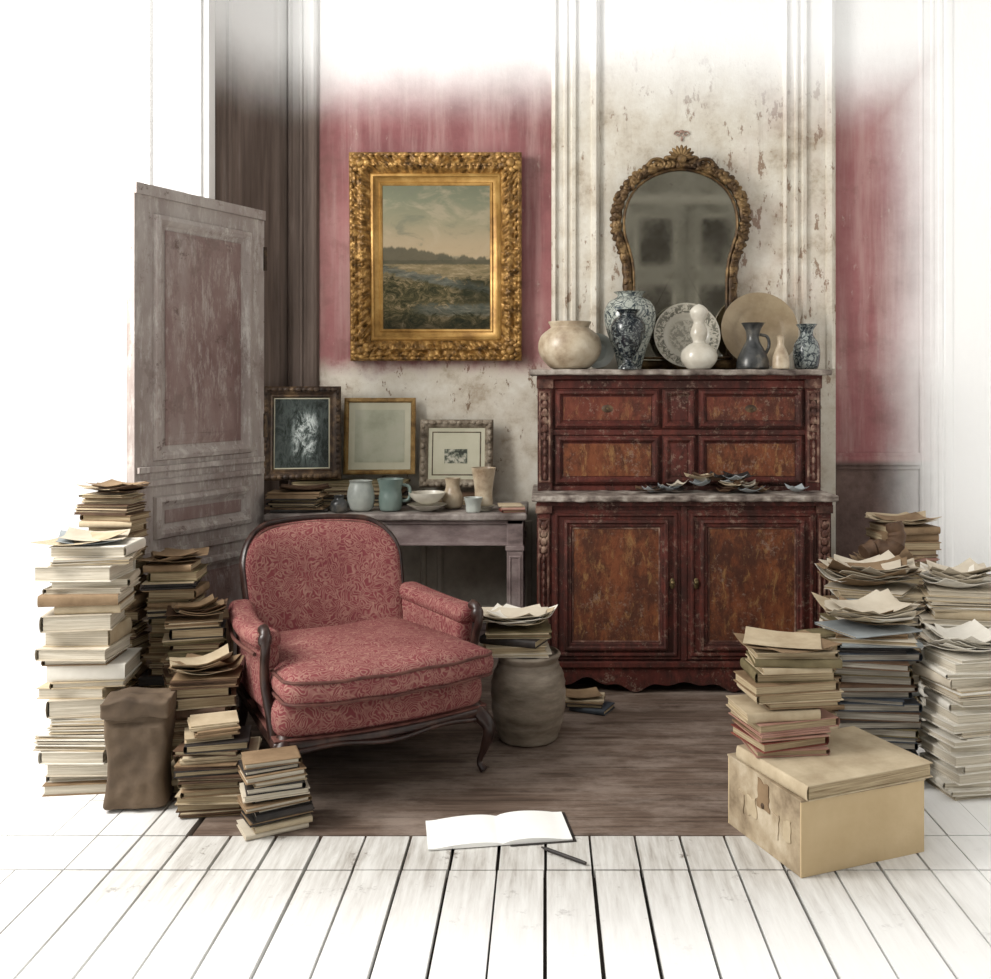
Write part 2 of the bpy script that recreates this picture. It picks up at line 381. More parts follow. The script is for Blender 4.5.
def painting(w,h):
    m,nt,b=new('oil_landscape',.75,0,.08); c=coord(nt)
    sp=nt.nodes.new('ShaderNodeSeparateXYZ'); nt.links.new(c,sp.inputs[0])
    cl=noi(nt,coord(nt,(1,1,1.8)),5.5,8,.62,.6); n2=noi(nt,coord(nt,(1,1,1.6)),16,9,.8,1.0); st=noi(nt,coord(nt,(1,1,4)),14,8,.78,.6)
    z=math_(nt,'DIVIDE',sp.outputs[2],h); x=math_(nt,'DIVIDE',sp.outputs[0],w)
    sky=ramp(nt,z,[(.50,(.38,.29,.18)),(.62,(.33,.265,.17)),(.74,(.235,.215,.14)),(.88,(.165,.17,.115)),(1,(.13,.14,.095))])
    sky=mix(nt,rng(nt,cl,.46,.62,0,.45),sky,(.38,.31,.215)); sky=mix(nt,rng(nt,cl,.46,.34,0,.6),sky,(.14,.145,.105))
    land=ramp(nt,n2,[(.32,(.010,.012,.007)),(.44,(.038,.038,.020)),(.52,(.090,.075,.036)),(.60,(.21,.16,.09)),(.70,(.40,.33,.23))])
    mid=ramp(nt,st,[(.3,(.085,.080,.042)),(.5,(.20,.155,.085)),(.7,(.38,.30,.19))])
    water=ramp(nt,st,[(.35,(.05,.057,.050)),(.55,(.115,.122,.10)),(.7,(.27,.255,.20))])
    zn=math_(nt,'ADD',z,math_(nt,'MULTIPLY',math_(nt,'SUBTRACT',n2,.5),.18))
    g=mix(nt,rng(nt,zn,.33,.38),land,mid)
    zr=math_(nt,'ADD',zn,math_(nt,'MULTIPLY',x,.14))
    riv=math_(nt,'MULTIPLY',rng(nt,zr,.38,.40),rng(nt,zr,.43,.45,1,0))
    g=mix(nt,math_(nt,'MULTIPLY',riv,.85),g,water)
    pool=math_(nt,'MULTIPLY',rng(nt,zn,.09,.12),rng(nt,zn,.16,.19,1,0)); g=mix(nt,math_(nt,'MULTIPLY',math_(nt,'MULTIPLY',pool,rng(nt,x,.2,.45)),.7),g,water)
    bush=math_(nt,'MULTIPLY',rng(nt,x,.60,.78),math_(nt,'MULTIPLY',rng(nt,zn,.16,.20),rng(nt,zn,.33,.37,1,0))); g=mix(nt,math_(nt,'MULTIPLY',bush,.65),g,(.020,.022,.013))
    g=mix(nt,rng(nt,z,.0,.16,.7,0),g,(.010,.011,.008))
    zf=math_(nt,'ADD',z,math_(nt,'MULTIPLY',math_(nt,'SUBTRACT',n2,.5),.03))
    col=mix(nt,rng(nt,zf,.478,.486,1,0),sky,g)
    hgt=math_(nt,'MULTIPLY',rng(nt,x,.85,.1),.070)
    lump=noi(nt,coord(nt,(1,1,.1)),22,4,.6)
    tb=math_(nt,'SUBTRACT',z,math_(nt,'ADD',hgt,math_(nt,'MULTIPLY',math_(nt,'SUBTRACT',lump,.5),.10)))
    trees=math_(nt,'MULTIPLY',rng(nt,tb,.49,.51,1,0),rng(nt,zf,.445,.46))
    col=mix(nt,math_(nt,'MULTIPLY',trees,.85),col,mix(nt,n2,(.025,.028,.020),(.10,.095,.065)))
    nt.links.new(col,b.inputs['Base Color']); bump(nt,b,n2,.3,.003); return m
# ---------------------------------------------------------------- ROOM
WB=4.65
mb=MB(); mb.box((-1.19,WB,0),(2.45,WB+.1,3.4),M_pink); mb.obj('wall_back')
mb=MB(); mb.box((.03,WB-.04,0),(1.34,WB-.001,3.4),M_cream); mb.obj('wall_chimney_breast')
def vtrim(name,x0,x1,y,mat,z0=0.0,k=1):
    mb=MB(); w=x1-x0
    prof=[(0,0),(0,-.018),(.012,-.026),(.02,-.012),(.05,-.012),(.055,-.02),(.065,-.02),(.07,-.010),(.085,-.010),(.09,-.022),(.105,-.022),(.11,-.008),
          (w-.045,-.008),(w-.04,-.02),(w-.02,-.028),(w-.008,-.02),(w,0)]
    vs=[(x0+u,y+v*k,z) for z in (z0,3.4) for u,v in prof]; n=len(prof)
    mb.add(vs,[(i,i+1,n+i+1,n+i) for i in range(n-1)],mat); return mb.obj(name,ang=20)
vtrim('trim_1',.035,.255,WB-.04,M_cream,1.345); vtrim('trim_2',1.095,1.335,WB-.04,M_cream,1.345)
vtrim('trim_3',1.74,1.90,WB,M_pink,k=.3); vtrim('trim_4',-1.19,-1.05,WB,M_brown)
mb=MB()
for z0,z1,d in ((.88,.90,.010),(.90,.94,.022),(.94,.955,.012)): mb.box((1.342,WB-d,z0),(1.74,WB-.0005,z1),M_pink)
mb.obj('trim_5')
mb=MB(); mb.box((-1.19,WB-.02,0),(.03,WB-.0005,.16),M_tab); mb.box((-1.19,WB-.03,.14),(.03,WB-.0005,.165),M_tab)
M_dp=pm('grey_dado_panel',[(.34,.31,.26),(.55,.52,.46)],6,.7,.2)
mb.mould(-.98,-.55,.22,.64,[(0,0),(.004,.014),(.02,.016),(.03,.003)],M_dp,Matrix.Translation((0,WB,0))); mb.mould(-.50,-.06,.22,.64,[(0,0),(.004,.014),(.02,.016),(.03,.003)],M_dp,Matrix.Translation((0,WB,0)))
mb.obj('baseboard_back')
mb=MB()
vs=[(-1.19,WB,0),(-1.40,4.25,0),(-1.46,4.25,0),(-1.25,WB+.1,0)]
vs+= [(x,y,3.4) for x,y,_ in vs]
mb.add(vs,[(0,1,5,4),(1,2,6,5),(2,3,7,6),(3,0,4,7),(4,5,6,7)],M_brown)
M1=Matrix.Translation((-1.40,4.25,0))@Matrix.Rotation(math.atan2(.4,.21),4,'Z')
mb.mould(.06,.39,.25,3.2,[(0,0),(.005,.012),(.02,.015),(.03,.004),(.04,0)],M_brown,M1)
mb.obj('wall_left')
mb=MB()
mb.box((-1.50,4.17,0),(-1.401,4.25,3.4),M_white); mb.box((-1.47,4.155,0),(-1.43,4.17,3.4),M_white)
mb.box((-1.68,4.19,0),(-1.655,4.23,3.4),M_white)
mb.box((-2.70,4.17,0),(-2.60,4.25,3.4),M_white)
mb.box((-2.6,4.18,3.3),(-1.5,4.25,3.4),M_white); mb.box((-2.6,4.18,0),(-1.5,4.25,.12),M_white)
mb.obj('window_1',bevel=.004)
M_bw=pm('grey_panelling',[(.20,.19,.165),(.32,.305,.27)],3,.7,.1)
mb=MB(); mb.box((2.45,-1.6,0),(2.55,WB+.1,3.4),M_white); mb.obj('wall_right')
M_dk=pm('door_dark_paint',[(.05,.045,.038),(.11,.10,.085)],3,.6,.1); M_lt=pm('door_trim_paint',[(.42,.40,.35),(.52,.50,.45)],3,.6,.1)  # dark paint of the door panels, pale paint of their mouldings
mb=MB(); mb.box((-2.7,-1.7,0),(2.55,-1.6,3.4),M_bw)
F=Matrix.Translation((0,-1.6,0))@Matrix.Rotation(math.pi,4,'Z')
mb.mould(-2.25,-.75,0.01,2.75,[(0,0),(0,.03),(.05,.05),(.09,.03),(.10,.02)],M_lt,F)
for a,b_ in ((-2.14,-1.51),(-1.49,-.86)):
    mb.box((a,-.035,.02),(b_,-.0005,2.63),M_bw,F)
    for z0,z1 in ((.12,.85),(.98,1.85),(1.95,2.55)):
        mb.mould(a+.09,b_-.09,z0,z1,[(0,.035),(.01,.055),(.03,.055),(.045,.04)],M_lt,F); mb.box((a+.14,-.038,z0+.05),(b_-.14,-.035,z1-.05),M_dk,F)
mb.obj('wall_front')
# floor
mb=MB()
mb.box((-2.9,-1.7,-.08),(2.55,WB+.1,-.022),M_gap)
bw=.1262; g=.0046
def rows(y0,y1,xa,xb,off=0):
    k0=math.floor((xa-off)/bw)
    x=off+k0*bw
    rnd=random.Random(int(y0*100))
    # gaps close toward the sides, so board lines vanish into the painted white-out
    def gg(xx): return g*rnd.uniform(.5,1.3)*max(.04,min(1,1-(abs(xx+.1)-.85)/.75))
    while x<xb-.001:
        a=max(x+gg(x),xa); b_=min(x+bw-gg(x+bw),xb)
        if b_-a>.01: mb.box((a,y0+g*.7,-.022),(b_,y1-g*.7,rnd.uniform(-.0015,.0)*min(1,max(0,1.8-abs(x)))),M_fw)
        x+=bw
BL=-1.0
rows(-1.6,.9,-2.7,2.45); rows(.9,2.62,-2.7,2.45); rows(2.62,2.82,-1.8,1.6)
mb.box((-2.7,2.62,-.022),(-1.8,4.65,0),M_fw); mb.box((1.6,2.62,-.022),(2.45,4.65,0),M_fw)
rows(2.82,3.06,-1.8,BL); rows(3.06,3.45,-1.8,-1.2); rows(3.45,4.65,-1.8,-1.5); rows(2.82,3.45,1.02,1.6); rows(3.45,4.65,1.26,1.6)
ys=[2.82,2.94,3.06,3.19,3.32,3.45,3.6,3.77,3.93,4.1,4.27,4.45,4.65]
for i in range(len(ys)-1):
    x0=BL if ys[i]<3.05 else (-1.2 if ys[i]<3.44 else -1.5)
    x1=1.02 if ys[i]<3.44 else 1.26
    mb.box((x0+g,ys[i]+.0012,-.022),(x1-g,ys[i+1]-.0012,-.0005),M_fb)
mb.obj('floor')
# ---------------------------------------------------------------- DOOR (open leaf)
mb=MB(); w=.68
mb.box((0,0,.01),(w,.04,2.0),M_door)
mp=[(0,0),(.004,.016),(.02,.022),(.032,.014),(.04,.004),(.052,.001)]
for z0,z1 in ((.99,1.90),(.70,.86),(.12,.60)):
    mb.mould(.085,w-.085,z0,z1,mp,M_door)
    mb.box((.14,-.003,z0+.055),(w-.14,0,z1-.055),M_doorp)
    if z1-z0>.3: mb.mould(.15,w-.15,z0+.065,z1-.065,[(0,0.003),(.02,.010),(.03,.010)],M_doorp); mb.box((.18,-.0101,z0+.095),(w-.18,-.003,z1-.095),M_doorp)
for z in (.64,.90,.95): mb.box((.01,-.014,z),(w-.01,0,z+.022),M_door)
mb.box((0,-.010,1.96),(w,0,2.0),M_door)
for z in (.3,1.1,1.8): mb.tube([(w+.006,.0,z-.05),(w+.006,.0,z+.05)],.010,M_gdark)
mb.obj('door_1',loc=(-1.474,3.59,0),rot=(0,0,R(64.5)),bevel=.003)
# ---------------------------------------------------------------- CABINET
def cabinet():
    E=empty('secretaire_cabinet',(.575,4.155,0))
    W=.605
    mb=MB()
    mb.box((-W+.02,.0,.12),(W-.02,.41,.775),M_cab)
    mb.box((-W,-.03,.075),(W,.42,.125),M_cab); mb.box((-W-.012,-.042,.108),(W+.012,.42,.128),M_cab)
    n=60; top=[];bot=[]
    for i in range(n+1):
        t=-1+2*i/n; x=t*W
        a=abs(t)
        z=.010 if a>.92 else (.036+.022*math.cos(a*math.pi*3)+.010*math.cos(a*math.pi*9)-.022*math.exp(-(a/.10)**2))
        top.append((x,-.035,.085)); bot.append((x,-.035,z))
    vs=top+bot+[(x,0.0,z) for x,_,z in top]+[(x,0.0,z) for x,_,z in bot]; k=n+1
    fs=[]
    for i in range(n):
        fs+=[(i,k+i,k+i+1,i+1),(2*k+i,2*k+i+1,3*k+i+1,3*k+i),(k+i,3*k+i,3*k+i+1,k+i+1)]
    mb.add(vs,fs,M_cab)
    for sx in (-1,1):
        for y in (0.02,.38):
            mb.tube(spline([(sx*(W-.05),y,.09),(sx*(W-.03),y-.02,.06),(sx*(W-.045),y-.01,.03),(sx*(W-.02),y-.03,.0)],4),[.04]*4+[.045]*4+[.03]*4+[.035],M_cab)
        x=sx*(W-.025)
        mb.box((x-.028,-.022,.13),(x+.028,.02,.775),M_cab)
        mb.mould(x-.024,x+.024,.18,.72,[(0,0),(.003,.006),(.008,.006),(.011,0)],M_carv,Matrix.Translation((0,-.022,0)))
        for i in range(14):
            z=.69-.034*i; s=.014 if i<4 else .008-.0003*i
            mb.ball((x,-.026,z),(s,.009,.018),M_carv)
            if i<5: mb.ball((x+.013,-.024,z+.012),(.008,.007,.013),M_carv,rot=Matrix.Rotation(.5,3,'Y')); mb.ball((x-.013,-.024,z+.012),(.008,.007,.013),M_carv,rot=Matrix.Rotation(-.5,3,'Y'))
        mb.box((x-.034,-.03,.74),(x+.034,.02,.775),M_carv); mb.box((x-.034,-.03,.13),(x+.034,.02,.165),M_cab)
    mb.box((-.012,-.022,.13),(.012,.0,.77),M_cab)
    mb.box((-W+.06,-.012,.752),(W-.06,0,.775),M_cab)
    mb.obj('lower_body',parent=E,bevel=.003)
    for nm,x0,x1 in (('door_left',-.548,-.014),('door_right',.014,.548)):
        mb=MB(); mb.box((x0,-.02,.135),(x1,.0,.752),M_cab)
        Mx=Matrix.Translation((0,-.02,0))
        mb.mould(x0+.012,x1-.012,.148,.742,[(0,0),(.004,.008),(.012,.008),(.018,.0)],M_cab,Mx)
        mb.mould(x0+.05,x1-.05,.172,.716,[(0,0),(.004,.014),(.014,.018),(.02,.010),(.03,.010),(.036,.002)],M_cab,Mx)
        mb.mould(x0+.083,x1-.083,.205,.683,[(0,0),(.003,.005),(.007,.005),(.010,0)],M_carv,Mx)
        mb.box((x0+.090,-.022,.212),(x1-.090,-.02,.676),M_cabp)
        xk=x1-.035 if x0<0 else x0+.035
        mb.ball((xk,-.024,.45),(.012,.005,.024),M_brass); mb.ball((xk,-.034,.455),.010,M_brass)
        mb.obj(nm,parent=E,bevel=.002)
    mb=MB()
    mb.box((-W-.005,-.035,.772),(W+.005,.42,.79),M_cab)
    def wavy(q):
        q=q.copy(); q.y+= .012*noise.noise(Vector((q.x*14,0,q.z*20)))+.007*noise.noise(Vector((q.x*45,0,q.z*50))) if q.y<0 else 0
        q.z+=.004*noise.noise(Vector((q.x*20,q.y*20,3))); return q
    mb.rbox((0,.185,.803),(2*W+.05,.49,.026),.008,M_cabe,n=110,fn=wavy)
    mb.obj('ledge',parent=E)
    mb=MB(); U=.15; W2=.605
    mb.box((-W2+.02,U,.816),(W2-.02,.42,1.30),M_cab)
    mb.box((-W2+.01,U-.012,.816),(W2-.01,.42,.835),M_cab)
    for sx in (-1,1):
        x=sx*(W2-.03)
        mb.box((x-.032,U-.02,.816),(x+.032,U+.02,1.29),M_cab)
        mb.box((x-.036,U-.028,1.255),(x+.036,U+.02,1.30),M_carv)
        mb.mould(x-.026,x+.026,.85,1.245,[(0,0),(.003,.005),(.008,.005),(.011,0)],M_carv,Matrix.Translation((0,U-.02,0)))
        for i in range(11):
            mb.ball((x,U-.022,1.22-.034*i),(.013 if i<5 else .008,.009,.018),M_carv)
            if i<6:
                mb.ball((x+.013,U-.02,1.215-.034*i),(.007,.006,.012),M_carv,rot=Matrix.Rotation(.5,3,'Y')); mb.ball((x-.013,U-.02,1.215-.034*i),(.007,.006,.012),M_carv,rot=Matrix.Rotation(-.5,3,'Y'))
    mb.box((-W2+.06,U-.012,1.255),(W2-.06,U,1.29),M_cab); mb.box((-W2+.06,U-.012,1.055),(W2-.06,U,1.078),M_cab)
    mb.obj('upper_body',parent=E,bevel=.003)
    k=0
    for z0,z1 in ((1.085,1.252),(.845,1.052)):
        for x0,x1,typ in ((-.53,-.085,1),(-.07,.07,0),(.085,.53,1)):
            mb=MB(); Mx=Matrix.Translation((0,U,0))
            mb.box((x0,-.014,z0),(x1,.0,z1),M_cab,Mx)
            Mx2=Matrix.Translation((0,U-.014,0))
            mb.mould(x0+.004,x1-.004,z0+.004,z1-.004,[(0,0),(.004,.010),(.014,.013),(.020,.006),(.026,0)],M_cab,Mx2)
            mb.box((x0+.034,-.0165,z0+.034),(x1-.034,-.014,z1-.034),M_cabp if (typ and z0<1) else (M_cab if not typ else M_redp),Mx)
            if typ and z0>1:
                cx=(x0+x1)/2; cz=(z0+z1)/2
                mb.lathe([(0,.004),(.008,.004),(.014,.002),(.017,0)],M_gdark,T(cx,U-.0165,cz)@Matrix.Scale(1.5,4,(1,0,0))@Matrix.Rotation(R(90),4,'X'),16)
                mb.ball((cx,U-.022,cz),.005,M_brass)
            k+=1; mb.obj('drawer_%d'%k,parent=E,bevel=.002)
    mb=MB()
    mb.box((-W2-.005,U-.03,1.295),(W2+.005,.42,1.312),M_cab)
    def wavy2(q):
        q=q.copy(); q.z+=.003*noise.noise(Vector((q.x*18,q.y*18,7)))
        if q.y<U: q.y+=.008*noise.noise(Vector((q.x*13,2,0)))
        return q
    mb.rbox((0,.255,1.324),(2*W2+.075,.35,.024),.008,M_cabe,n=70,fn=wavy2)
    mb.obj('top',parent=E)
cabinet()
# ---------------------------------------------------------------- ARMCHAIR
def armchair():
    E=empty('armchair',(-.676,3.45,0),R(30))
    def tap(q):
        q=q.copy(); q.x*=1-.12*((q.y+.36)/.72)
        if q.y<0: q.y-=.045*(1-(q.x/.36)**2)*min(1,-q.y/.3)
        return q
    mb=MB()
    mb.rbox((0,-.005,.262),(.70,.70,.115),.045,M_dam,n=14,fn=tap); mb.obj('seat_base',parent=E)
    mb=MB()
    mb.rbox((0,0,.192),(.715,.72,.030),.012,M_chw,n=14,fn=tap)
    mb.rbox((0,0,.209),(.705,.71,.008),.0035,M_pipe,n=14,fn=tap)
    for sx in (-1,1):
        P=spline([(sx*.31,-.33,.20),(sx*.345,-.385,.15),(sx*.335,-.375,.08),(sx*.322,-.362,.03),(sx*.332,-.380,.004)],5)
        n=len(P); rr=[.032-.022*min(1,i/(n*.62)) for i in range(n)]
        for i in range(n-5,n): rr[i]=.011+.005*(i-(n-5))/4
        mb.tube(P,rr,M_chw)
        P=spline([(sx*.27,.31,.21),(sx*.275,.34,.12),(sx*.28,.40,.004)],5)
        mb.tube(P,[.026-.010*i/(len(P)-1) for i in range(len(P))],M_chw)
    mb.tube([(x,-.36-.045*(1-(x/.36)**2),.178-.008*math.cos(x*18)) for x in [-.3+.6*i/24 for i in range(25)]],.008,M_chw)
    mb.obj('frame_base',parent=E)
    hx,hy=.305,.33
    def cush(q):
        q=q.copy(); lx,ly=q.x/hx,(q.y+.10)/hy
        e=max(0,1-lx**2)*max(0,1-ly**2)
        if q.z>.35: q.z+=.024*e**.6
        q.z+=.010*noise.noise(Vector((q.x*7,q.y*7,1)))-.016*ly
        q.x*=1.0-.06*ly
        if q.y<-.1: q.y-=.065*(1-(q.x/.36)**2)*min(1,(-q.y-.1)/.2)
        return q
    CZ=.356
    mb=MB(); mb.rbox((0,-.10,CZ),(.655,.69,.096),.046,M_dam,n=16,fn=cush)
    for zz,ins in ((CZ+.031,.005),(CZ-.033,.005)):
        pts=[]
        a_,b2=.3275-ins,.345-ins; rc=.05
        for cx,cy,s in ((a_-rc,b2-rc,0),(-a_+rc,b2-rc,90),(-a_+rc,-b2+rc,180),(a_-rc,-b2+rc,270)):
            for k in range(7):
                g2=R(s+15*k); pts.append((cx+rc*math.cos(g2),cy-.10+rc*math.sin(g2)))
        dense=[]
        for i in range(len(pts)):
            p,q=Vector(pts[i]),Vector(pts[(i+1)%len(pts)]); m=max(1,int((q-p).length/.03))
            for j in range(m):
                w_=p.lerp(q,j/m); dense.append(cush(Vector((w_.x*1.0,w_.y,zz))))
        mb.tube(dense,.005,M_pipe,seg=8,closed=True)
    mb.obj('seat_cushion',parent=E)
    zb,zt=.25,.742; rc=.13; hw=.300
    def wid(z):
        base=hw*(.93+.07*(z-zb)/(zt-zb))
        if z>zt-rc:
            d=z-(zt-rc); return base-rc+math.sqrt(max(0,rc*rc-d*d))
        return base
    def bm_(x,z,y):
        arch=.018*(1-(x/hw)**2)*max(0,(z-.45)/.3)
        zz=z+arch
        return Vector((x,.245+.36*(zz-.25)+y-.10*(x/hw)**2,zz))
    mb=MB(); NZ,NX=34,26
    def surf(sign,th,mat,flip):
        vs=[];fs=[]
        for i in range(NZ+1):
            t=i/NZ; z=zb+(zt-zb)*(1-(1-t)**1.7)
            for j in range(NX+1):
                u=-1+2*j/NX; us=math.sin(u*math.pi/2)
                e=(max(0,1-us**2)**.34)*(max(0,1-((z-zb)/(zt-zb))**12)**.6)
                vs.append(bm_(us*wid(z),z,sign*th*e))
        for i in range(NZ):
            for j in range(NX):
                a=i*(NX+1)+j; q=(a,a+1,a+NX+2,a+NX+1); fs.append(q[::-1] if flip else q)
        mb.add(vs,fs,mat)
    surf(-1,.075,M_dam,False); surf(1,.035,M_dam,True)
    mb.obj('back_cushion',parent=E)
    mb=MB()
    zs=[zb+(zt-rc-zb)*i/10 for i in range(10)]+[zt-rc+rc*math.sin(R(90*i/10)) for i in range(11)]
    L=[(-wid(z),z) for z in zs]; Rr=[(wid(z),z) for z in reversed(zs)]
    wtop=wid(zt); topm=[(-wtop+2*wtop*i/10,zt) for i in range(1,10)]
    path=[bm_(x,z,0) for x,z in L+topm+Rr]
    mb.tube(path,.012,M_chw,flat=1.7)
    path2=[bm_(x*.965,zb+(z-zb)*.98,-.022) for x,z in L+topm+Rr]
    mb.tube(path2,.0045,M_pipe,seg=6)
    mb.obj('back_frame',parent=E)
    for sx in (-1,1):
        nm='left' if sx<0 else 'right'
        def am(q):
            q=q.copy(); t=(q.y+.25)/.5
            q.z+= .004*t*max(0,(q.z-.3)/.2)-.012*math.sin(t*3.1)*max(0,(q.z-.3)/.2)
            q.x+= sx*(.02*math.sin(t*3.1)- .035*t + .014*max(0,(q.z-.38)/.13))
            return q
        mb=MB()
        mb.rbox((sx*.325,.01,.375),(.065,.50,.22),.03,M_dam,n=12,fn=am)
        mb.rbox((sx*.330,.0,.488),(.090,.51,.064),.031,M_dam,n=12,fn=am)
        mb.obj('arm_pad_'+nm,parent=E)
        mb=MB()
        P=spline([(sx*.335,-.295,.19),(sx*.343,-.28,.27),(sx*.352,-.25,.35),(sx*.357,-.262,.42),(sx*.359,-.282,.47),(sx*.357,-.27,.512),(sx*.355,-.24,.52)],5)
        n=len(P); mb.tube(P,[.019-.005*math.sin(math.pi*i/n) for i in range(n)],M_chw)
        mb.ball((sx*.358,-.272,.495),(.022,.022,.026),M_chw,seg=12)
        mb.tube(spline([am(Vector((sx*.376,-.25,.45))),am(Vector((sx*.379,0,.452))),am(Vector((sx*.376,.24,.45)))],6),.006,M_pipe)
        mb.obj('arm_support_'+nm,parent=E)
armchair()
# ---------------------------------------------------------------- TABLE
def table():
    E=empty('console_table',(-.62,4.37,0)); mb=MB()
    def wv(q):
        q=q.copy(); q.z+=.003*noise.noise(q*14); q.y+=.006*noise.noise(Vector((q.x*17,1,1))); return q
    mb.rbox((0,0,.722),(1.09,.47,.028),.008,M_tabt,n=50,fn=wv)
    mb.box((-.52,-.20,.60),(.52,-.175,.708),M_tab); mb.box((-.52,.19,.60),(.52,.21,.708),M_tab)
    mb.box((-.52,-.2,.60),(-.50,.21,.708),M_tab); mb.box((.50,-.2,.60),(.52,.21,.708),M_tab)
    mb.box((-.53,-.21,.69),(.53,-.175,.708),M_tab); mb.box((-.5,-.206,.60),(.5,-.175,.612),M_tab)
    for x in (-.495,.495):
        for y in (-.18,.185):
            mb.box((x-.034,y-.03,.0),(x+.034,y+.03,.71),M_tab)
            mb.box((x-.039,y-.035,.58),(x+.039,y+.035,.60),M_tab); mb.box((x-.039,y-.035,.0),(x+.039,y+.035,.05),M_tab)
            mb.mould(x-.026,x+.026,.08,.56,[(0,0),(.003,.004),(.008,.004),(.011,0)],M_tab,Matrix.Translation((0,y-.03,0)))
    mb.obj('frame',parent=E,bevel=.003)
table()
# ---------------------------------------------------------------- PICTURES
def blobs(mb,x0,x1,z0,z1,mat,y,step,r,rnd):
    for side in range(4):
        ln=(x1-x0) if side%2==0 else (z1-z0); n=int(ln/step)
        for i in range(n):
            t=(i+.5)/n; k=rnd.uniform(.8,1.2)
            p=[(x0+ln*t,z0),(x1,z0+ln*t),(x1-ln*t,z1),(x0,z1-ln*t)][side]
            rr=(r*1.5*k,r*.6,r*k) if side%2==0 else (r*k,r*.6,r*1.5*k)
            mb.ball((p[0],y,p[1]),rr,mat,seg=6)
def big_painting():
    W,H=.79,.955; rnd=random.Random(3)
    E=empty('landscape_painting',(-.897,WB-.004,1.382)); E.rotation_euler=(R(2.0),0,0)
    mb=MB()
    def dsp(side,s,ln,u,h):
        if .018<u<.095 and h>.03:
            return .008*math.sin(s*150+u*90)*math.sin(u*70)+.012*noise.noise(Vector((s*45,u*70,side*5)))
        return 0
    prof=[(0,0),(.0,.040),(.006,.048),(.014,.052),(.020,.05),(.028,.054),(.036,.046),(.044,.048),(.052,.054),(.06,.056),(.068,.054),(.076,.050),(.084,.040),(.094,.028)]
    mb.mould(0,W,0,H,prof,M_gold,n=190,disp=dsp)
    mb.mould(0,W,0,H,[(.094,.028),(.100,.034),(.108,.034),(.113,.024),(.132,.014),(.137,.019),(.144,.014),(.150,.004)],M_goldi)
    blobs(mb,.012,W-.012,.012,H-.012,M_gold,-.050,.026,.009,rnd); blobs(mb,.058,W-.058,.058,H-.058,M_gold,-.054,.024,.008,rnd)
    for cx in (.05,W-.05):
        for cz in (.05,H-.05):
            for k in range(9):
                a=k*.7; mb.ball((cx+.032*math.cos(a),-.054,cz+.032*math.sin(a)),(.018,.010,.014),M_gold)
            mb.ball((cx,-.060,cz),(.022,.012,.022),M_gold)
    mb.obj('gilt_frame',parent=E,ang=60)
    w,h=W-.29,H-.29
    mb=MB(); mb.box((0,-.008,0),(w,0,h),painting(w,h)); mb.obj('canvas',loc=(.145,0,.145),parent=E)
big_painting()
def small_frame(name,x,y,z,w,h,lean,rz,prof,fm,art,blob=None):
    E=empty(name,(x,y,z)); E.rotation_euler=(-lean,0,rz)
    mb=MB(); mb.mould(-w/2,w/2,0,h,prof,fm,n=40)
    mb.box((-w/2+.003,-.004,.003),(w/2-.003,.006,h-.003),fm)
    if blob: blobs(mb,-w/2+.015,w/2-.015,.015,h-.015,fm,-blob[0],blob[1],blob[2],random.Random(5))
    mb.obj('frame',parent=E,ang=50)
    mb=MB(); art(mb,w,h); mb.obj('picture',parent=E)
pr1=[(0,0),(0,.022),(.008,.03),(.02,.032),(.03,.026),(.038,.018),(.045,.02),(.05,.012),(.052,.004)]
def artA(mb,w,h):
    mb.box((-w/2+.05,-.008,.05),(w/2-.05,-.004,h-.05),M_mat)
    mb.box((-w/2+.056,-.0095,.056),(w/2-.056,-.008,h-.056),M_photo)
small_frame('framed_photograph',-1.085,4.46,.845,.345,.42,R(8),R(12),pr1,M_gdark,artA,(.034,.025,.010))
pr2=[(0,0),(0,.014),(.006,.018),(.016,.018),(.02,.010),(.024,.004)]
def artB(mb,w,h):
    mb.box((-w/2+.022,-.008,.022),(w/2-.022,-.004,h-.022),M_mat)
    mb.box((-w/2+.05,-.0095,.055),(w/2-.05,-.008,h-.055),M_matg)
small_frame('framed_print',-.755,4.56,.862,.325,.35,R(7),R(3),pr2,M_goldt,artB)
pr3=[(0,0),(0,.018),(.008,.026),(.024,.026),(.034,.016),(.04,.004)]
def artC(mb,w,h):
    mb.box((-w/2+.035,-.008,.035),(w/2-.035,-.004,h-.035),M_mat)
    mb.mould(-w/2+.055,w/2-.055,.055,h-.055,[(0,.008),(.001,.0095),(.004,.0095),(.005,.008)],M_gdark)
    mb.box((-w/2+.062,-.0092,.062),(w/2-.062,-.008,h-.062),M_mat)
    mb.box((-.055,-.0102,.11),(.05,-.0092,.175),M_sketch)
small_frame('framed_sketch',-.405,4.56,.802,.335,.31,R(7),R(-2),pr3,M_ggrey,artC,(.028,.028,.011))
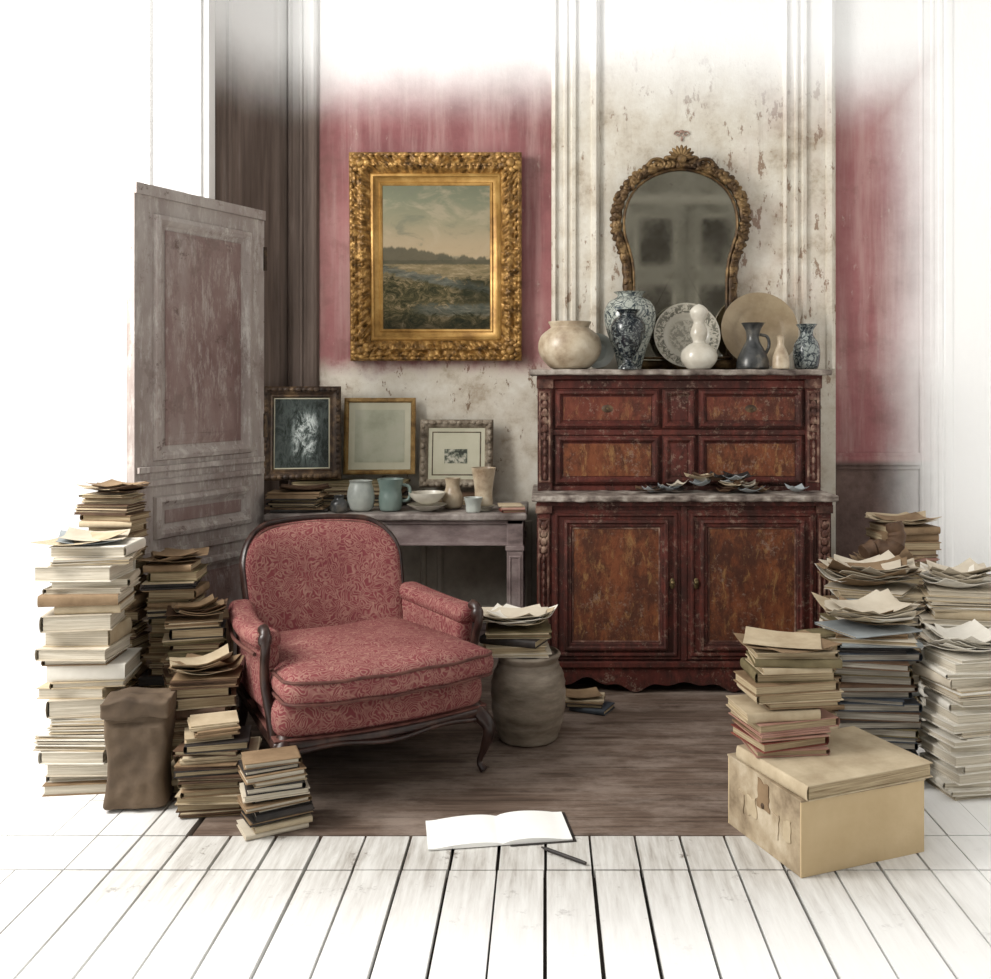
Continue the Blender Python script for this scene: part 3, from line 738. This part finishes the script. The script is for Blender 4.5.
# ---------------------------------------------------------------- MIRROR
def mirror():
    E=empty('mirror',(.615,4.572,1.341)); E.rotation_euler=(R(2.5),0,0)
    K=.93
    half=[(.235,.024),(.262,.05),(.268,.12),(.258,.25),(.255,.38),(.262,.48),(.285,.56),(.308,.63),(.310,.70),(.292,.77),(.255,.83),(.20,.875),(.14,.905),(.07,.925),(0,.932)]
    P=[(x*K,0,z) for x,z in half]+[(-x*K,0,z) for x,z in reversed(half[:-1])]
    P=[Vector(p) for p in P]; path=spline(P,5,closed=True)
    mb=MB()
    def ins(p,k):
        d=(p-Vector((0,0,.5))); return Vector((0,0,.5))+Vector((d.x*(1-k/abs(.27)),0,d.z*(1-k/.48)))
    mb.tube(path,[.024+.003*math.sin(i*1.9) for i in range(len(path))],M_gold2,closed=True,flat=.8)
    inner=[ins(p,.030)+Vector((0,-.012,0)) for p in path]
    mb.tube(inner,.007,M_gold2,closed=True,seg=6)
    rnd=random.Random(9)
    for i,p in enumerate(path):
        if p.z>.04:
            k=rnd.uniform(.7,1.2); big=1.15 if p.z>.5 else .8; a=rnd.uniform(0,3)
            mb.ball(p+Vector((rnd.uniform(-.012,.012),-.017,rnd.uniform(-.012,.012))),(.016*k*big,.010,.009*k*big),M_gold2,seg=7,rot=Matrix.Rotation(a,3,'Y'))
            if p.z>.5 and i%2==0:
                o=(p-Vector((0,0,.5))).normalized()*.022
                mb.ball(p+o+Vector((0,-.006,0)),(.015*k,.009,.012*k),M_gold2,seg=7)
    for k in range(9):
        a=R(-80+20*k); mb.ball((.04*math.sin(a),-.026,.950+.038*math.cos(a)),(.009,.010,.026),M_gold2,rot=Matrix.Rotation(a,3,'Y'))
    mb.ball((0,-.032,.948),(.022,.015,.020),M_gold2,seg=10)
    for sx in (-1,1):
        sc=[]
        for k in range(26):
            a=k*.36; r=.042*(1-k/30); sc.append((sx*(.105+r*math.cos(a)),-.018,.925+r*math.sin(a)*.7))
        mb.tube(sc,.009,M_gold2,seg=6)
        for q in ((.065,.955),(.15,.925),(.205,.885),(.255,.845),(.295,.79),(.315,.72),(.305,.64),(.285,.58)):
            mb.ball((sx*q[0]*.97,-.012,q[1]),(.020,.012,.013),M_gold2,seg=7,rot=Matrix.Rotation(q[0]*3*sx,3,'Y'))
    mb.obj('carved_frame',parent=E,ang=60)
    mb=MB(); pts=[ins(p,.02)+Vector((0,-.006,0)) for p in path]
    vs=[Vector((0,-.006,.5))]+pts; n=len(pts)
    mb.add(vs,[(0,1+i,1+(i+1)%n) for i in range(n)],M_mir); mb.obj('mirror_glass',parent=E)
mirror()
M_orn=pm('ornament_remnant',[(.20,.11,.08),(.42,.31,.25)],25,.7,.3)
mb=MB()
for sx in (-1,1):
    mb.tube([(sx*(.018+.016*(1-k/16)*math.cos(k*.5)),-.004,.016*(1-k/16)*math.sin(k*.5)) for k in range(14)],.0035,M_orn,seg=6)
mb.ball((0,-.004,-.02),(.006,.005,.014),M_orn); mb.ball((0,-.004,.012),(.012,.005,.008),M_orn)
mb.obj('plaster_ornament',loc=(.63,WB-.041,2.425))
# ---------------------------------------------------------------- CERAMICS
def vase(name,x,y,z,prof,mat,seg=36,rx=0,rz=0,extra=None,k=1):
    mb=MB(); prof=[(r*k,zz*k) for r,zz in prof]
    P=spline([(r,0,zz) for r,zz in prof],4); pr=[(max(0,p.x),p.z) for p in P]
    inn=[(max(.001,r-.005),zz) for r,zz in reversed(pr) if zz>prof[0][1]+.01]
    pr=[(0.0005,prof[0][1])]+pr+inn+[(0.0005,inn[-1][1])]
    mb.lathe(pr,mat,seg=seg)
    if extra: extra(mb)
    return mb.obj(name,loc=(x,y,z),rot=(rx,0,rz),ang=50)
TZ=1.3385
vase('ceramic_jar',.108,4.35,TZ,[(.065,0),(.09,.01),(.128,.055),(.138,.10),(.125,.145),(.09,.175),(.083,.182),(.092,.200),(.094,.206)],M_iv)
vase('porcelain_vase',.375,4.425,TZ,[(.050,0),(.055,.02),(.07,.08),(.102,.17),(.116,.24),(.096,.295),(.06,.318),(.056,.33),(.072,.342)],M_blue)
vase('porcelain_urn',.355,4.266,TZ,[(.045,0),(.040,.012),(.020,.03),(.022,.048),(.045,.085),(.068,.140),(.074,.18),(.060,.212),(.038,.226),(.038,.238),(.052,.252)],M_blued)
def pl(name,x,z,r,mat,y,lean=78):
    mb=MB()
    mb.lathe([(0.0005,.004),(r*.55,.004),(r*.62,.010),(r*.72,.020),(r*.97,.028),(r,.030),(r*.985,.024),(r*.74,.012),(r*.62,0),(r*.5,-.006),(.0005,-.006)],mat,seg=48)
    return mb.obj(name,loc=(x,y,z+r*math.sin(R(lean))),rot=(R(lean),0,0),ang=40)
pl('saucer',.232,TZ+.002,.080,M_pal,4.52,80)
pl('painted_plate',.632,TZ+.004,.148,M_pp,4.475)
pl('tan_plate',.955,TZ+.004,.172,M_plt,4.475)
def jugh(mb):
    mb.tube(spline([(.03,0,.15),(.062,0,.14),(.07,0,.10),(.05,0,.06)],4),.007,M_dpot,seg=8)
vase('white_ginger_jar',.665,4.32,TZ,[(.045,0),(.055,.008),(.078,.04),(.074,.078),(.045,.105),(.027,.115),(.029,.13),(.037,.15),(.033,.175),(.024,.20),(.034,.225),(.040,.25),(.022,.272),(.001,.282)],M_cer)
vase('dark_jug',.900,4.33,TZ,[(.062,0),(.070,.008),(.066,.045),(.046,.09),(.028,.125),(.030,.16),(.044,.19),(.052,.20)],M_dpot,extra=jugh)
vase('stoneware_bottle',1.005,4.262,TZ,[(.03,0),(.036,.008),(.034,.05),(.022,.085),(.014,.105),(.016,.135),(.02,.145)],M_iv)
vase('blue_vase',1.135,4.34,TZ,[(.04,0),(.05,.01),(.058,.06),(.052,.11),(.03,.145),(.03,.17),(.046,.195)],M_bluem)
tz=.7375
vase('pale_cup',-.78,4.235,tz,[(.035,0),(.05,.012),(.058,.05),(.054,.09),(.046,.118),(.05,.128)],M_pal)
vase('teal_mug',-.655,4.24,tz,[(.035,0),(.045,.008),(.05,.05),(.046,.09),(.056,.135)],M_tea,
     extra=lambda mb: mb.tube(spline([(.046,0,.11),(.08,0,.10),(.078,0,.05),(.046,0,.04)],4),.007,M_tea,seg=8))
vase('white_bowl',-.50,4.24,tz+.03,[(.03,0),(.05,.01),(.07,.030),(.08,.048)],M_cer)
vase('saucer_dish',-.50,4.24,tz,[(.03,0),(.05,.008),(.085,.028)],M_cer)
vase('beaker',-.262,4.27,tz+.02,[(.035,0),(.04,.01),(.038,.06),(.046,.12),(.053,.16)],M_iv)
vase('footed_dish',-.262,4.27,tz,[(.04,0),(.03,.006),(.045,.014),(.055,.019)],M_cer)
vase('small_pitcher',-.40,4.33,tz,[(.03,0),(.042,.01),(.045,.05),(.03,.09),(.034,.13)],M_iv)
vase('glass_cup',-.30,4.18,tz,[(.028,0),(.034,.008),(.036,.04),(.045,.070)],M_pal,k=.9)
vase('ink_pot',-.865,4.20,tz,[(.03,0),(.036,.01),(.034,.04),(.02,.055),(.022,.07)],M_dpot)
# ---------------------------------------------------------------- BOOKS
def book(mb,M,w,d,h,cm,pg):
    t=min(.003,h*.16)
    mb.box((-w/2,-d/2,0),(w/2,d/2,t),cm,M); mb.box((-w/2,-d/2,h-t),(w/2,d/2,h),cm,M)
    mb.box((-w/2+.004,-d/2+.005,t),(w/2-.005,d/2-.005,h-t),pg,M)
    vs=[];n=6
    for i in range(n+1):
        a=math.pi/2+math.pi*i/n; vs+= [(-w/2+.006*math.cos(a),-d/2,h/2+h/2*math.sin(a)),(-w/2+.006*math.cos(a),d/2,h/2+h/2*math.sin(a))]
    mb.add(vs,[(2*i,2*i+1,2*i+3,2*i+2) for i in range(n)],cm,M)
def sheet(mb,M,w,d,mat,curl,seed,t=.0015,n=7):
    vs=[];fs=[]
    for s in (0,1):
        for i in range(n+1):
            for j in range(n+1):
                x=-w/2+w*i/n; y=-d/2+d*j/n
                z=curl*(noise.noise(Vector((x*5+seed,y*5,seed*1.7)))*.5+.5)*(abs(x/w*2)**1.5+abs(y/d*2)**1.5)*.6+s*t
                vs.append((x,y,z))
    k=(n+1)**2
    for i in range(n):
        for j in range(n):
            a=i*(n+1)+j; q=(a,a+n+1,a+n+2,a+1); fs.append(tuple(k+v for v in q)); fs.append(q[::-1])
    b=[i*(n+1) for i in range(n+1)]+[n*(n+1)+j for j in range(1,n+1)]+[i*(n+1)+n for i in range(n-1,-1,-1)]+[j for j in range(n-1,0,-1)]
    for i in range(len(b)):
        p,q=b[i],b[(i+1)%len(b)]; fs.append((p,q,k+q,k+p))
    mb.add(vs,fs,mat,M)
def stack(w,d,h,cols,seed,t=(.014,.035),jit=.018,ja=8,pg=None,flip=.5,papers=.25):
    rnd=random.Random(seed); mb=MB(); z=0
    while z<h-.006:
        th=max(.006,min(rnd.uniform(*t),h-z))
        ww=w*rnd.uniform(.78,1.0); dd=d*rnd.uniform(.84,1.0)
        M=T(rnd.uniform(-jit,jit),rnd.uniform(-jit,jit)*.7,z,R(rnd.uniform(-ja,ja))+(math.pi if rnd.random()<flip else 0))
        c=pal[rnd.choice(cols)]
        if rnd.random()<papers:
            k=max(2,int(th/.004)); zz=0
            for i in range(k):
                Mi=M@T(rnd.uniform(-.006,.006),rnd.uniform(-.006,.006),zz,R(rnd.uniform(-3,3)))
                tt=th/k; mb.box((-ww/2,-dd/2,0.0002),(ww/2,dd/2,tt-.0006),rnd.choice([c,pal['cream'],pal['kraft'],c]) if 'white' not in cols else pal[rnd.choice(['white','pale','cream'])],Mi); zz+=tt
        elif rnd.random()<.35:
            book(mb,M@Matrix.Rotation(math.pi/2,4,'Z'),dd,ww,th,c,pg or M_pg)
        else: book(mb,M,ww,dd,th,c,pg or M_pg)
        z+=th
    return mb,z
def put(name,x,y,z0,h,w,d,rz,cols,seed,tops=None,**k):
    mb,z=stack(w,d,h,cols,seed,**k)
    rnd=random.Random(seed+50)
    if tops:
        for i in range(tops[0]):
            sheet(mb,T(rnd.uniform(-.03,.03),rnd.uniform(-.03,.03),z+.004*i,R(rnd.uniform(-25,25)),R(rnd.uniform(-3,3)) if i>1 else 0),w*rnd.uniform(.7,.95),d*rnd.uniform(.8,.98),pal[rnd.choice(tops[1])],tops[2],seed+i)
    return mb.obj(name,loc=(x,y,z0),rot=(0,0,R(rz)))
# left side
put('book_stack',-1.455,3.20,0,.765,.24,.21,6,['pale','pale','cream','white','kraft'],11,pg=M_pgw,t=(.016,.055),jit=.024,ja=7,papers=.3,tops=(3,['pale','cream','lblue'],.03))  # bright fade of the left side put into the pale book colours
put('book_stack',-1.475,3.435,0,.90,.185,.13,-4,['kraft','cream','brown','kraft'],12,tops=(6,['kraft','cream','brown'],.03))
put('book_stack',-1.275,3.46,0,.66,.175,.17,5,['kraft','brown','brown','olive','dark'],13,tops=(5,['kraft','cream','kraft','brown'],.035),papers=.35)
put('book_stack',-1.165,3.32,0,.50,.19,.13,18,['brown','kraft','olive','brown','dark'],14,tops=(6,['kraft','brown','cream'],.05),papers=.35,ja=14)
put('book_stack',-1.085,3.17,0,.36,.20,.15,14,['kraft','brown','cream','kraft'],15,tops=(5,['kraft','cream'],.06),papers=.4,ja=12)
put('book_stack',-.985,3.01,0,.215,.215,.15,8,['kraft','brown','dark','cream','brown'],16,t=(.012,.026))
put('book_stack',-.775,2.875,0,.205,.185,.115,26,['pale','cream','dark','kraft','dark'],17,t=(.010,.020),papers=.3,pg=M_pgw)
put('booklet_stack',-1.0,3.01,.217,.05,.15,.12,20,['kraft','cream'],18,t=(.012,.02),ja=5)
def bag():
    mb=MB()
    def fn(q):
        q=q.copy(); n=noise.noise(Vector((q.x*9,q.y*9,q.z*7)))
        q.x+=.014*n; q.y+=.014*noise.noise(Vector((q.x*8,4,q.z*9)))+.008*noise.noise(Vector((q.x*30,q.y*20,q.z*26)))
        if q.z>.25: q.y*=.8; q.x*=1.03
        return q
    mb.rbox((0,0,.155),(.175,.12,.31),.015,M_bag,n=22,fn=fn)
    mb.rbox((0,0,.300),(.196,.125,.055),.008,M_bag,n=20,fn=lambda q:q+Vector((.006*noise.noise(q*20),.008*noise.noise(q*17),.014*noise.noise(q*18))))
    mb.obj('paper_bag',loc=(-1.228,3.03,0.006),rot=(0,0,R(8)))
bag()
mb=MB()
Mx=T(0,0,0,0,R(-14)); mb.box((-.12,-.006,0),(.12,.006,.44),pal['kraft'],Mx); mb.box((-.10,-.012,.03),(.11,-.006,.41),pal['brown'],Mx)
mb.obj('cardboard_folder',loc=(-1.25,3.62,.002),rot=(0,0,R(20)),bevel=.002)
mb=MB(); P=[(.09,0),(.105,.01),(.125,.07),(.134,.15),(.13,.22),(.112,.265),(.105,.28),(.112,.29),(.114,.305),(.106,.312),(.10,.30)]
pp=[(p.x,p.z) for p in spline([(r,0,z) for r,z in P],4)]
pp=[(r+.0022*math.sin(z*190),z) for r,z in pp]
mb.lathe([(.0005,0)]+pp+[(.0005,.295)],M_crock,seg=40); mb.obj('stoneware_crock',loc=(-.06,3.60,0))
put('book_stack',-.11,3.60,.313,.095,.27,.19,-8,['olive','cream','brown','dark','pale'],21,tops=(7,['pale','cream','brown','kraft','white'],.06),t=(.012,.03),ja=18)
put('book_stack',.17,3.93,0,.045,.18,.13,-14,['dark','blue','kraft'],22,t=(.012,.02),ja=14,tops=(1,['kraft'],.02))
# right side
BX=Matrix.Translation((.660,2.575,0))@Matrix.Rotation(math.atan2(.367,.93),4,'Z')
mb=MB(); w_,d_,h_=.40,.35,.195
mb.box((0,0,0),(w_,.005,h_),M_box); mb.box((0,d_-.005,0),(w_,d_,h_),M_box); mb.box((0,.005,0),(.005,d_-.005,h_),M_boxd); mb.box((w_-.005,.005,0),(w_,d_-.005,h_),M_box)
mb.box((.005,.005,0),(w_-.005,d_-.005,.005),M_box); mb.box((-.002,-.002,h_),(w_+.002,d_+.002,h_+.005),M_boxd)
rnd=random.Random(4)
def ragged(q): return q+Vector((0,.012*noise.noise(q*40),.014*noise.noise(q*33+Vector((3,1,0)))))
for i in range(5):
    mb.rbox((-.001,.06+.055*i,rnd.uniform(.08,.15)),(.004,rnd.uniform(.03,.06),rnd.uniform(.04,.09)),.001,[pal['cream'],M_boxd,pal['kraft']][i%3],n=8,fn=ragged)
mb.ball((-.004,.17,.12),(.003,.008,.008),M_gdark)
o=mb.obj('cardboard_box',bevel=.002); o.matrix_world=BX
mb=MB(); book(mb,T(.215,.15,0,R(1.5)),.415,.32,.040,pal['cream'],M_pg)
o=mb.obj('portfolio_album',bevel=.001); o.matrix_world=BX@Matrix.Translation((0,0,h_+.0055))
ZB=h_+.0055+.041
put('book_stack',.668,2.86,ZB,.125,.255,.19,12,['red','pinkb','red','cream','pinkb'],31,t=(.018,.03),papers=.1)
put('book_stack',.70,2.87,ZB+.126,.160,.25,.18,4,['olive','kraft','cream','cream','kraft','olive'],32,t=(.016,.030),papers=.1,tops=(3,['kraft','cream','lblue'],.02))
put('book_stack',1.045,3.24,0,.44,.28,.20,-6,['blue','dark','brown','dark','olive','blue'],33,t=(.014,.03),pg=M_pgg,papers=.05)
put('paper_pile',1.05,3.24,.442,.05,.28,.21,6,['pale','kraft','cream','lblue'],34,t=(.006,.02),ja=26,tops=(10,['white','cream','kraft','pale'],.07))
put('book_stack',.865,3.20,.0,.48,.12,.10,12,['kraft','cream','olive'],35,t=(.012,.026))
put('book_stack',1.17,3.62,0,.49,.29,.23,8,['lblue','brown','pale','olive','kraft'],36,tops=(3,['white','lblue'],.05),pg=M_pgg)
put('paper_pile',1.18,3.62,.50,.045,.33,.25,-6,['cream','pale','lblue','kraft'],37,t=(.006,.02),ja=28,tops=(11,['pale','white','kraft','kraft','pale'],.08))
put('book_stack',1.45,3.52,0,.56,.24,.20,-8,['white','pale','white','cream'],38,pg=M_pgw,tops=(8,['white','pale'],.07))  # bright fade of the right side put into the near-white colours
put('book_stack',1.335,3.16,0,.43,.23,.20,10,['white','pale','white'],39,pg=M_pgw,tops=(7,['white'],.07))  # whitened likewise, the fade is in the book colours
put('book_stack',1.52,4.25,0,.68,.26,.22,3,['brown','kraft','pinkb','cream'],40,tops=(4,['kraft','cream'],.04))
put('book_stack',1.36,3.95,0,.54,.22,.20,12,['brown','cream','brown'],41,tops=(5,['brown','kraft'],.07))
mb=MB(); mb.tube(spline([(-.07,0,.03),(-.02,.01,.05),(.03,-.01,.045),(.06,0,.09),(.05,.01,.15)],5),[.035+.010*noise.noise(Vector((i*.9,0,0))) for i in range(21)],pal['brown'],seg=12)
mb.obj('crumpled_paper_roll',loc=(1.33,3.95,.575))
mb=MB(); rnd=random.Random(8)
for i in range(34):
    x=rnd.gauss(0,.14); z=.0+.0018*i if abs(x)<.15 else .002*(i%4)
    sheet(mb,T(x,rnd.uniform(-.03,.03),z,R(rnd.uniform(-60,60))),rnd.uniform(.05,.12),rnd.uniform(.04,.08),pal[rnd.choice(['pale','kraft','dark','lblue','brown','cream'])],.04,i)
mb.obj('paper_scraps',loc=(.70,4.205,.8185))
put('pamphlet_stack',-.14,4.22,tz,.035,.11,.10,10,['pinkb','red','cream'],51,t=(.008,.014),jit=.006)
put('magazine_stack',-1.04,4.22,tz,.085,.24,.12,6,['dark','brown','kraft','dark'],53,t=(.008,.016),ja=12,tops=(2,['brown','dark'],.03))
put('portfolio_stack',-.865,4.48,tz,.103,.55,.20,0,['dark','brown','dark','olive'],54,t=(.012,.022),ja=1.2,jit=.006,papers=.1)
put('portfolio_stack',-.405,4.50,tz,.050,.32,.16,0,['brown','cream','kraft'],55,t=(.012,.02),ja=1.5,jit=.004,papers=.1)
# ---------------------------------------------------------------- open notebook on the floor
mb=MB()
def leaf(s,w,d,hh,zoff):
    vs=[];fs=[];n=14
    for k in (0,1):
        for i in range(n+1):
            t=i/n; x=s*w*t; z=zoff+hh*math.sin(min(1,t*1.15)*math.pi)**.7*(1-t*.5) if 0<t else zoff
            for y in (-d/2,d/2): vs.append((x,y,(.001 if k==0 else max(z,.003))))
    for i in range(n):
        a=2*i; b=2*(n+1)+2*i
        fs+=[(b,b+1,b+3,b+2),(a,a+2,a+3,a+1),(a,b,b+2,a+2),(a+1,a+3,b+3,b+1)]
    fs.append((2*n,2*n+1,4*n+3,4*n+2)); mb.add(vs,fs,M_paper)
leaf(-1,.205,.18,.010,.005); leaf(1,.195,.18,.013,.005)
mb.box((.02,-.098,0),(.205,.093,.0012),pal['dark'])
mb.obj('open_notebook',loc=(-.13,2.845,.0005),rot=(0,0,R(9)))
mb=MB(); mb.tube([(0,0,.006),(.02,-.0,.006),(.13,0,.006),(.15,0,.006)],[.002,.005,.005,.004],pal['dark']); mb.obj('pen',loc=(-.01,2.735,0),rot=(0,0,R(-38)))
# ---------------------------------------------------------------- LIGHT / WORLD / CAMERA
wd=bpy.data.worlds.new('sky'); scene.world=wd; wd.use_nodes=True; nt=wd.node_tree
bg=nt.nodes['Background']
tc=nt.nodes.new('ShaderNodeTexCoord'); sp=nt.nodes.new('ShaderNodeSeparateXYZ'); nt.links.new(tc.outputs['Generated'],sp.inputs[0])
side=rng(nt,sp.outputs[0],-.28,.25,1.25,.34)
bg.inputs[0].default_value=(1,.985,.955,1); nt.links.new(side,bg.inputs[1])
def area(name,loc,target,size,sy,power,col=(1,1,1)):
    l=bpy.data.lights.new(name,'AREA'); l.shape='RECTANGLE'; l.size=size; l.size_y=sy; l.energy=power; l.color=col
    o=bpy.data.objects.new(name,l); scene.collection.objects.link(o); o.location=loc
    o.rotation_euler=(Vector(target)-Vector(loc)).to_track_quat('-Z','Y').to_euler(); return o
area('window_light',(-2.7,2.4,2.4),(.2,3.7,.7),1.0,1.7,128,(1,.975,.935))
cam=bpy.data.cameras.new('camera'); co=bpy.data.objects.new('camera',cam); scene.collection.objects.link(co)
co.location=(0,0,1.27); co.rotation_euler=(R(90),0,0)
cam.sensor_width=36; cam.lens=36*1000/991; cam.shift_x=-(545-495.5)/991; cam.shift_y=-(489.5-385)/991
scene.camera=co
scene.view_settings.view_transform='Standard'
scene.view_settings.look='None'
